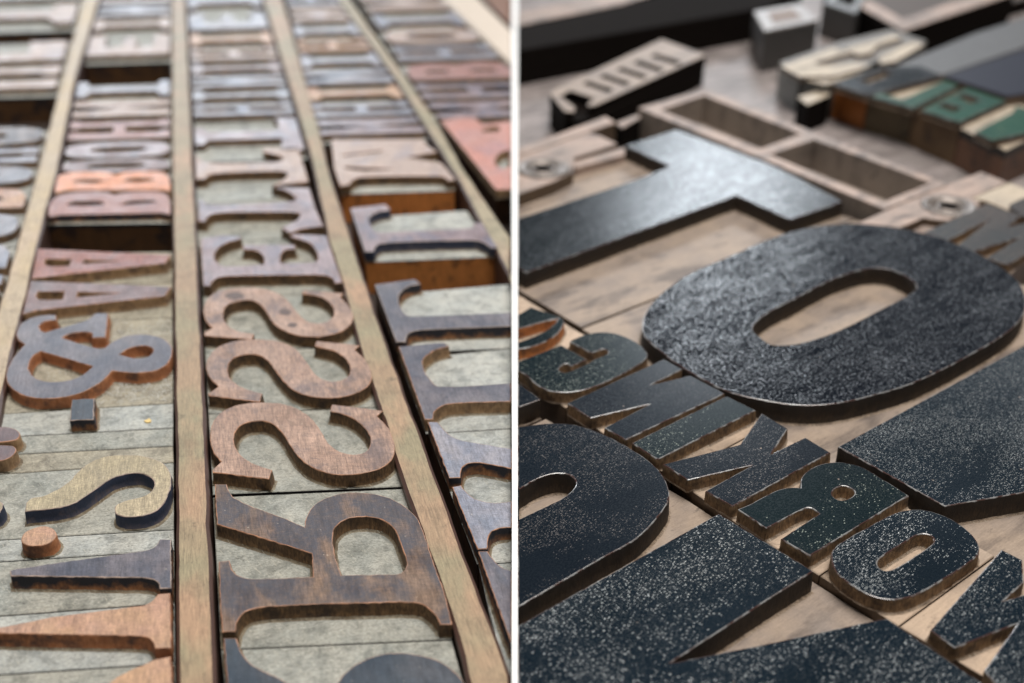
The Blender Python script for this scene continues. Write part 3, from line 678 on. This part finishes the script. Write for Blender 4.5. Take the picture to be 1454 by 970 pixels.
small('small plain bar shaped letter I with a yellow smear and brown front side',
    'P:1036,579.5 1086,606 954,677 904,646.5', 'R5:668,572 1205,303 1370,385 815,665', IKG)
small('small dark wood type letter K with thin pointed counters, behind the small B',
    'P:1087,606.5 1192,664 1049,745 955,677.5', 'RK:200,480 730,345 880,130 1058,235 945,410 1180,295 1352,400 680,770 492,665 815,487 372,590', IK)
small('small dark letter B with a worn round hole, beside the small O',
    'P:1193,664.5 1300,727 1163,817 1050,745.5', 'RK:715,790 800,755~ 900,700~ 1000,655~ 1080,640~ 1148,642 1150,580~ 1190,530~ 1260,490~ 1340,470~ R6:420,680~ 530,705~ 660,780~ 800,868 R8:240,248 75,152 RK:1275,822 1225,783~ 1175,785~ 912,922 | R6:365,860~ 390,825~ 440,815~ 490,840~ 490,865~ 450,890~ 400,893~', IKG)
small('small oval wood type letter O with a straight slot, near the lower right',
    'P:1301,727.5 1413,789 1276,889 1164,817.5', 'R8:360,260~ 370,215~ 420,170~ 560,90~ 700,15~ 800,-12~ 900,-10~ 1030,35~ 1130,100~ 1190,170~ 1200,230~ 1140,290~ 1000,380~ 850,465~ 720,497~ 600,480~ 470,410~ 390,340~ | R8:620,290~ 640,260~ 740,195~ 850,130~ 900,125~ 942,150~ 930,185~ 850,240~ 740,310~ 680,332~ 640,322~', IKB)
small('small speckled wood type letter M at the lower right corner',
    'P:1414,789.5 1560,870 1480,1010 1277,889.5', 'R8:922,670 1328,213 1445,272 1453,400 1332,508 1600,420 1700,480 1400,1100 1228,900 1418,632 1060,772', IKB)
GM = 'small worn type behind the huge O'
small('worn grey wood type letter M half hidden behind the right side of the huge O',
    'RM:600,470 1110,205 1720,430 1340,810', 'RM:700,478 1180,258 1435,350 1325,438 1560,380 1600,560 1330,722 1170,668 1445,508 1070,622 958,572 1198,380 868,540', IKM, floor=WORN)
# quoins: worn slab with a round steel lock
def ring(parent, cx, cy, rpx, ztop):
    c = bp(cx, cy, ztop); d = (c - Vector((0, 0, H)))
    depth = c.y * ct + (H - c.z) * st
    R = rpx * depth / F
    prof = [(R * 0.0, -0.004), (R * 0.52, -0.004), (R * 0.56, -0.0012), (R * 0.80, -0.0002), (R * 0.90, 0.0006), (R * 1.0, -0.0004), (R * 1.0, -0.006)]
    n = 40; V = []; Fc = []
    for r, z in prof:
        for k in range(n):
            a = 2 * math.pi * k / n; V.append((c.x + r * math.cos(a), c.y + r * math.sin(a), c.z + z))
    for i in range(len(prof) - 1):
        for k in range(n):
            j = (k + 1) % n; Fc.append((i * n + k, i * n + j, (i + 1) * n + j, (i + 1) * n + k))
    Fc = [tuple(reversed(f)) for f in Fc]
    meshobj('lock_ring', V, Fc, METAL, None, parent, True)
    # square socket: flat black sheet painted as the shade of the hole
    q = R * 0.40; zz = ztop + 0.0001
    P = [Vector((c.x + q * math.cos(a), c.y + q * 0.9 * math.sin(a), 0)) for a in (0.15, 1.72, 3.29, 4.86)]
    meshobj('socket', [(p.x, p.y, zz - 0.0008) for p in P] + [(p.x * 1 + 0, p.y, zz - 0.012) for p in P],
            [(0, 1, 2, 3)], SOCKET_SHADE, None, parent)
    # raised hub round the socket
    V = []; Fc = []
    for r, z in ((R * 0.50, -0.0035), (R * 0.46, -0.001), (R * 0.36, -0.0006)):
        for k in range(n):
            a = 2 * math.pi * k / n; V.append((c.x + r * math.cos(a), c.y + r * math.sin(a), c.z + z))
    for i in range(2):
        for k in range(n):
            j = (k + 1) % n; Fc.append((i * n + k, (i + 1) * n + k, (i + 1) * n + j, i * n + j))
    Fc = [tuple(reversed(f)) for f in Fc]
    meshobj('hub', V, Fc, METAL, None, parent, True)
def quoin(label, paths, ringp, zt):
    P0 = polyw(paths[0], 'R', zt); c = sum(P0, Vector()) / len(P0)
    t = thing('locking_quoin', label, 'quoin', (c.x, c.y, BASE), 'round screw locks set in worn wood')
    c0 = bp(ringp[0], ringp[1], zt + 0.0008); R0 = ringp[2] * (c0.y * ct + (H - c0.z) * st) / F * 1.02
    hole = [Vector((c0.x + R0 * math.cos(a * 0.157), c0.y + R0 * math.sin(a * 0.157), 0)) for a in range(40)]
    relief([(densify(polyw(paths[0], 'R', zt), 0.004), [hole])], [(-0.0004, zt, 0), (0, zt - 0.0004, 0), (0.0001, BASE, 1)], [WORN, BS_R], 'wood_slab', t, smooth=None)
    ring(t, *ringp, zt + 0.0008)
    return t
quoin('worn wooden wedge with a round steel lock, left of the large T',
      ['TC:-60,660 640,440 740,460 915,545 520,668 512,800 330,890 120,965 -60,1010'], (771.4, 237.5, 38), -0.0012)
quoin('worn pinkish wedge with a round steel lock, right of the large T',
      ['RM:195,408 620,220 890,112 1130,20 1330,100 1060,215 1125,245 1100,290 980,345 880,388 770,378 700,365 520,440'], (1348, 291, 38), -0.0012)
slab('spacer_block', 'narrow pale wooden spacer between the lock and the inside corner of the T', 'spacer', 'TC:490,705 985,570 985,640 530,765', -0.0035, BASE, [WORN, WORN], 'R')
slab('spacer_block', 'thin pale wooden spacer behind the left lock', 'spacer', 'TC:-60,590 810,288 900,345 640,435 -60,655', -0.0004, BASE, [WORN, BS_R], 'R')
slab('spacer_block', 'cream wooden spacer to the right of the right lock', 'spacer', 'RM:1062,217 1335,100 1700,230 1700,420 1440,350 1175,240', -0.0015, BASE, [CREAM, BS_R], 'R')
slab('spacer_block', 'small dark wooden spacer at the right edge above the worn M', 'spacer', 'RM:1345,262 1452,210 1700,300 1700,420 1440,350 1350,290', 0.0005, BASE, [IKM, BS_R], 'R')
# divided wooden frame
def framebox():
    zt = -0.0005
    outer = polyw('TC:1110,215 R1:1078,502 P:1346,262 P:1256,297', 'R', zt)
    h1 = polyw('P:938,156 1000,135 1138,190 1080,211', 'R', zt)
    h2 = polyw('P:1093,219 1156,198 1322,259 1256,286', 'R', zt)
    c = sum(outer, Vector()) / 4
    outer = worn(densify(outer, .004), 0.0004, 150.0); h1 = worn(densify(h1, .004), 0.0004, 150.0); h2 = worn(densify(h2, .004), 0.0004, 150.0)
    t = thing('divided_frame', 'pale wooden frame with two deep compartments behind the large T', 'wooden frame', (c.x, c.y, BASE))
    rings = [(-0.0003, zt, 0), (0, zt - 0.0004, 0), (0, BASE + 0.0002, 1)]
    relief([(densify(outer, .006), [densify(h1, .006), densify(h2, .006)])], rings, [WORN, FRAMEIN], 'frame', t, smooth=None)
    b = offset(orient(outer, True), -0.002)
    prism(b, BASE + 0.003, BASE + 0.0004, [FRAMEIN, FRAMEIN], 'bottom', t)
FRAMEIN = pale_floor('grey brown frame wall', (0.29, 0.24, 0.20), (0.24, 0.20, 0.17), (0.14, 0.115, 0.10))
framebox()
# slotted block
def slotted():
    zt = 0.0005
    outer = polyw('TA:245,715 285,680 1100,300 1440,420 600,800 540,812 535,790 590,750 400,690 325,735 440,820 430,855 360,850', 'R', zt)
    holes = []
    for k in range(5):
        x, y = 495 + 130 * k, 640 - 52 * k
        holes.append(polyw(f'TA:{x},{y} {x+35},{y-24} {x+240},{y+40} {x+200},{y+68}', 'R', zt))
    c = sum(outer, Vector()) / len(outer)
    t = thing('slotted_block', 'wooden block with a row of slots across its top', 'slotted block', (c.x, c.y, BASE))
    relief([(outer, holes)], [(-0.0003, zt, 0), (0, zt - 0.0004, 0), (0, zt - 0.008, 1), ], [CREAMG, BLACKW], 'slotted_top', t, smooth=None)
    b = polyw('TA:245,715 285,680 1100,300 1440,420 590,820 360,850', 'R', zt)
    prism(offset(orient(b, True), -0.0004), zt - 0.0078, BASE, [BLACKW, BLACKW], 'body', t)
CREAMG = pale_floor('greyish cream wood', (0.34, 0.27, 0.22), (0.26, 0.21, 0.18), (0.15, 0.12, 0.10))
slotted()
# row of blocks with green faces
GG = 'blocks with green inked faces at the top right'
ZK = 0.006
RELK = 0.0045
def kblock(label, body, paths, face, bs, floor=CREAM):
    return block(label, body, paths, face, SR_TAN, floor, bs, rel=RELK, lr='R', group=GG, zt=ZK)
BK1 = block_side('orange block end', (0.42, 0.14, 0.03), (0.36, 0.12, 0.03), (0.02, 0.018, 0.016), 0.0195, 0.5, 0.62)
BK2 = block_side('olive brown block end', (0.12, 0.09, 0.045), (0.09, 0.06, 0.03), (0.015, 0.013, 0.012), 0.0195, 0.5, 0.56)
BK3 = block_side('brown ochre block end', (0.16, 0.10, 0.045), (0.11, 0.06, 0.03), (0.05, 0.03, 0.02), 0.027, 0.5, 0.6)
BK4 = block_side('dark brown block end', (0.10, 0.055, 0.03), (0.15, 0.06, 0.03), (0.018, 0.015, 0.013), 0.0185, 0.5, 0.55)
kblock('block with an orange end and black rimmed face, left of the green faces',
       'TB:575,385^ 985,305^ 1080,350^ 745,440^', 'TB:578,378 800,308 985,302 1085,345 745,432 | TB:700,365 820,318 862,335 745,378', IKT, BK1)
kblock('block with an olive brown end and green face, beside the orange ended block',
       'TB:747,443^ 1080,353^ 1190,385^ 950,502^', 'TB:757,438 800,422 900,452 1100,362 1130,358 1180,378 950,492', IKGREEN, BK2)
kblock('block with an ochre end and a green face with cream slots',
       'TB:952,505^ 1192,388^ 1400,470^ 1160,590^', 'TB:985,500 1170,410 1195,396 1375,460 1160,556 | TB:1060,482 1090,468 1175,490 1135,508 | TB:1150,440 1185,425 1260,455 1215,470', IKGREEN, BK3)
kblock('block with a dark end, wide cream floor and a narrow green face',
       'TB:1162,593^ 1402,472^ 1640,560^ 1370,695^', 'TB:1230,600 1400,512 1420,480 1660,560 1310,640', IKGREEN, BK4)
slab('type_block', 'dark navy slab shaped block standing above the green faced blocks', 'type block', 'TB:1085,345 1454,222 1700,300 1500,420 1380,438', 0.0085, BASE, [plain('navy ink', (0.014, 0.015, 0.027), 0.5, spec=0.15), BS_R], 'R')
block('cream and grey block with grey sides, back left of the green faces', 'TB:340,300^ 620,205^ 850,150^ 1010,205^ 800,290^ 700,330^ 430,355^',
      'TB:435,350 345,300 590,218 680,235 500,285 560,300 700,285 760,300 600,345 || TB:640,222 860,160 900,172 790,205 760,240 700,250 || TB:790,262 950,188 1000,205 870,280 800,290',
      CREAM, SR_TAN, DULL, plain('grey block side', (0.20, 0.20, 0.19), 0.5), rel=0.003, lr='R', group=GG, zt=0.006)
slab('type_block', 'cream block touching the black rimmed face', 'type block', 'TB:440,355 700,295 760,310 580,375 550,385', 0.004, BASE, [CREAM, plain('dark grey block side', (0.07, 0.07, 0.065), 0.5)], 'R')
slab('type_block', 'low cream block with dark sides standing in front of the grey sided block', 'type block', 'TB:425,440 560,395 572,430 470,475', -0.002, BASE, [CREAM, BLACKW], 'R')
slab('glass_plate', 'flat grey plate lying behind the navy slab', 'plate', 'TB:860,300 1230,150 1454,80 1700,120 1454,215 1090,340 1000,330', 0.003, BASE, [plain('grey plate', (0.085, 0.085, 0.087), 0.6), BS_R], 'R')
# far rails, post and boxes
slab('low_board', 'low dark brown board in the far right background', 'board', 'P:1165,-60 1180,22 1280,50 1500,-15 1500,-60', -0.010, BASE, [plain('dark brown board', (0.07, 0.05, 0.04), 0.7), BLACKW], 'R')
slab('long_rail', 'long black rail crossing the top left of the right display', 'rail', 'P:700,60 735,38 885,5 1070,-35 1140,-20 1090,10 735,72', 0.004, BASE, [BLACKW, BLACKW], 'R')
slab('long_rail', 'pale rail behind the black rail in the far left corner', 'rail', 'P:735,18 880,-14 1000,-42 1000,-30 885,5 735,36', 0.005, BASE, [WORN, BLACKW], 'R')
slab('long_rail', 'pinkish rail with a black side in the far right background', 'rail', 'TB:700,25 745,-5 900,85 1380,-75 1410,-30 905,140', 0.004, BASE, [WORN, BLACKW], 'R')
def post(label, path, zt, mat, inner):
    P = polyw(path, 'R', zt); c = sum(P, Vector()) / len(P)
    t = thing('square_post', label, 'post', (c.x, c.y, BASE), 'short square posts in the background')
    prism(P, zt, BASE, [mat, plain('dark grey post side', (0.055, 0.05, 0.047), 0.5)], 'body', t, bev=0.001)
    q = [p.lerp(c, 0.45) for p in P]
    meshobj('recess', [(p.x, p.y, zt + 0.0004) for p in q], [(0, 1, 2, 3)] if area(P) > 0 else [(3, 2, 1, 0)], inner, None, t)
BRN = plain('brown recess', (0.14, 0.08, 0.045), 0.6)
post('pale topped square post with a brown recess, in the blurred background', 'TB:225,50 430,15 520,90 275,140', 0.010, plain('pale post top', (0.26, 0.235, 0.22), 0.5), BRN)
post('grey topped dark square post right of the pale topped post', 'TB:540,10 620,-60 740,-20 690,60', 0.006, plain('grey post top', (0.13, 0.13, 0.13), 0.5), BLACKW)
slab('low_board', 'dark low board between the slotted block and the wooden frame', 'board', 'TC:900,350 1120,265 1130,300 960,395', -0.004, BASE, [WORN, BLACKW], 'R')

# ------------------------------------------------------------------ setting
def sheet(name, x0, x1, y0, y1, z0, z1, mat, kind='structure'):
    V = [(x, y, z) for z in (z0, z1) for x, y in ((x0, y0), (x1, y0), (x1, y1), (x0, y1))]
    Fc = [(3, 2, 1, 0), (4, 5, 6, 7), (0, 1, 5, 4), (1, 2, 6, 5), (2, 3, 7, 6), (3, 0, 4, 7)]
    o = meshobj(name, V, Fc, mat); o['kind'] = kind
    return o
sheet('table_top', 0.0005, 1.6, -0.15, 2.0, BASE - 0.02, BASE - 0.0002, TABLE)
sheet('tray_floor', -0.9, -0.0001, -0.15, 2.0, BASE - 0.02, BASE - 0.0002, TRAY)
# board standing in for the flat white border; thickened far off to look even
yn, yf = 0.10, 1.75
def xw(y): return 8.0 / F * (y * ct + H * st) * 0.985 + 0.00003
V = [(0.0, yn, 0), (xw(yn), yn, 0), (xw(yf), yf, 0), (0.0, yf, 0)]
zt = 0.003
o = meshobj('border_stand_in', [(x, y - 0.6, z) for x, y, _ in V for z in ()] or [(x, y - 0.6, 0) for x, y, _ in V] + [(x, y - 0.6, zt - BASE) for x, y, _ in V],
            [(3, 2, 1, 0), (4, 5, 6, 7), (0, 1, 5, 4), (1, 2, 6, 5), (2, 3, 7, 6), (3, 0, 4, 7)], WHITE)
o.location = (0, 0.6, BASE)
o['label'] = 'thin white board standing in for the flat border between the two displays'; o['category'] = 'divider board'
# lint and dust: fibres caught on the routed floors
def fibres():
    V = []; Fc = []
    def fib(p, L, r, col=0):
        a = random.uniform(0, 6.28); k = 5; pts = []
        x = p.copy()
        for q in range(k + 1):
            pts.append(x + Vector((0, 0, 0.0003 + 0.0004 * math.sin(q))))
            a += random.uniform(-0.9, 0.9); x = x + Vector((math.cos(a), math.sin(a), 0)) * L / k
        for q in range(k):
            d = (pts[q + 1] - pts[q]).normalized(); s = Vector((-d.y, d.x, 0)) * r; b = len(V)
            u = Vector((0, 0, r))
            for c in (pts[q], pts[q + 1]): V.extend([c + s, c + u, c - s])
            for i in range(3):
                j = (i + 1) % 3; Fc.append((b + i, b + j, b + 3 + j, b + 3 + i))
    def scatter(path, z, n, L=(0.001, 0.004), r=0.00006, seed=1):
        random.seed(seed); P = polyw(path, 'L', z)
        xs = [p.x for p in P]; ys = [p.y for p in P]; c = 0
        while c < n:
            x = random.uniform(min(xs), max(xs)); y = random.uniform(min(ys), max(ys))
            ins = False
            for i in range(len(P)):
                a, b = P[i], P[i - 1]
                if (a.y > y) != (b.y > y) and x < (b.x - a.x) * (y - a.y) / (b.y - a.y) + a.x: ins = not ins
            if ins: fib(Vector((x, y, z)), random.uniform(*L), r * random.uniform(0.6, 1.3)); c += 1
    scatter('AM:830,80 1310,60 1320,300 1230,190 1050,180 830,250', -0.0056, 110, seed=3)
    scatter('AM:720,560 870,560 1100,570 1310,460 1325,700 740,730', -0.0056, 380, seed=4)
    scatter('AM:250,400 330,380 600,490 420,545 280,520', -0.0056, 50, (0.0006, 0.002), seed=5)
    scatter('S3:340,320 560,400 700,600 560,690 350,540', -0.0056, 60, (0.0006, 0.002), 0.00002, seed=6)
    o = meshobj('lint', V, Fc, plain('white lint', (0.72, 0.72, 0.68), 0.8, 0, 0.2))
    o['kind'] = 'stuff'
fibres()

# ------------------------------------------------------------------ light
def area_light(name, loc, target, sx, sy, power, col):
    d = bpy.data.lights.new(name, 'AREA'); d.shape = 'RECTANGLE'; d.size = sx; d.size_y = sy; d.energy = power; d.color = col
    o = bpy.data.objects.new(name, d); COL.objects.link(o); o.location = loc
    o.rotation_euler = (Vector(target) - Vector(loc)).to_track_quat('-Z', 'Y').to_euler()
    return o
area_light('window_far_right', (0.60, 3.0, 1.12), (0.2, 0.5, 0), 0.42, 0.42, 21, (0.86, 0.93, 1.0))
area_light('sheen_high_right', (1.35, 3.0, 1.38), (0.2, 0.5, 0), 1.2, 0.4, 5, (0.88, 0.94, 1.0))  # added soft panel, puts the sheen on the huge O
area_light('sheen_far_left', (-1.2, 3.0, 0.78), (-0.3, 0.6, 0), 1.7, 0.65, 27, (0.88, 0.94, 1.0))  # added soft panel, gives the far left rows their sheen
area_light('overhead_lamp', (0.25, 0.38, 1.7), (0.0, 0.5, 0), 1.1, 0.9, 44, (1.0, 0.955, 0.90))
area_light('side_fill', (-1.3, 0.2, 1.2), (-0.1, 0.45, 0), 1.0, 1.0, 3, (1.0, 0.97, 0.93))  # added weak fill light from the left
w = bpy.data.worlds.new('World'); sc.world = w; w.use_nodes = True
bg = w.node_tree.nodes['Background']; bg.inputs[0].default_value = (0.62, 0.68, 0.78, 1); bg.inputs[1].default_value = 0.07
# ------------------------------------------------------------------ camera
cam = bpy.data.cameras.new('camera'); co = bpy.data.objects.new('camera', cam); COL.objects.link(co)
co.location = (0, 0, H); co.rotation_euler = (math.radians(90) - TH, 0, 0)
cam.sensor_width = 36; cam.lens = 36 * F / 1454; cam.clip_start = 0.01; cam.clip_end = 50
cam.dof.use_dof = True
cam.dof.focus_distance = H / (st + (712 - CY) / F * ct)
A = 0.0058
cam.dof.aperture_fstop = cam.lens / 1000 / A
sc.camera = co
sc.view_settings.view_transform = 'Standard'; sc.view_settings.look = 'None'
sc.view_settings.exposure = 0; sc.view_settings.gamma = 1
sc.render.engine = 'CYCLES'
sc.cycles.use_denoising = True
sc.cycles.max_bounces = 6
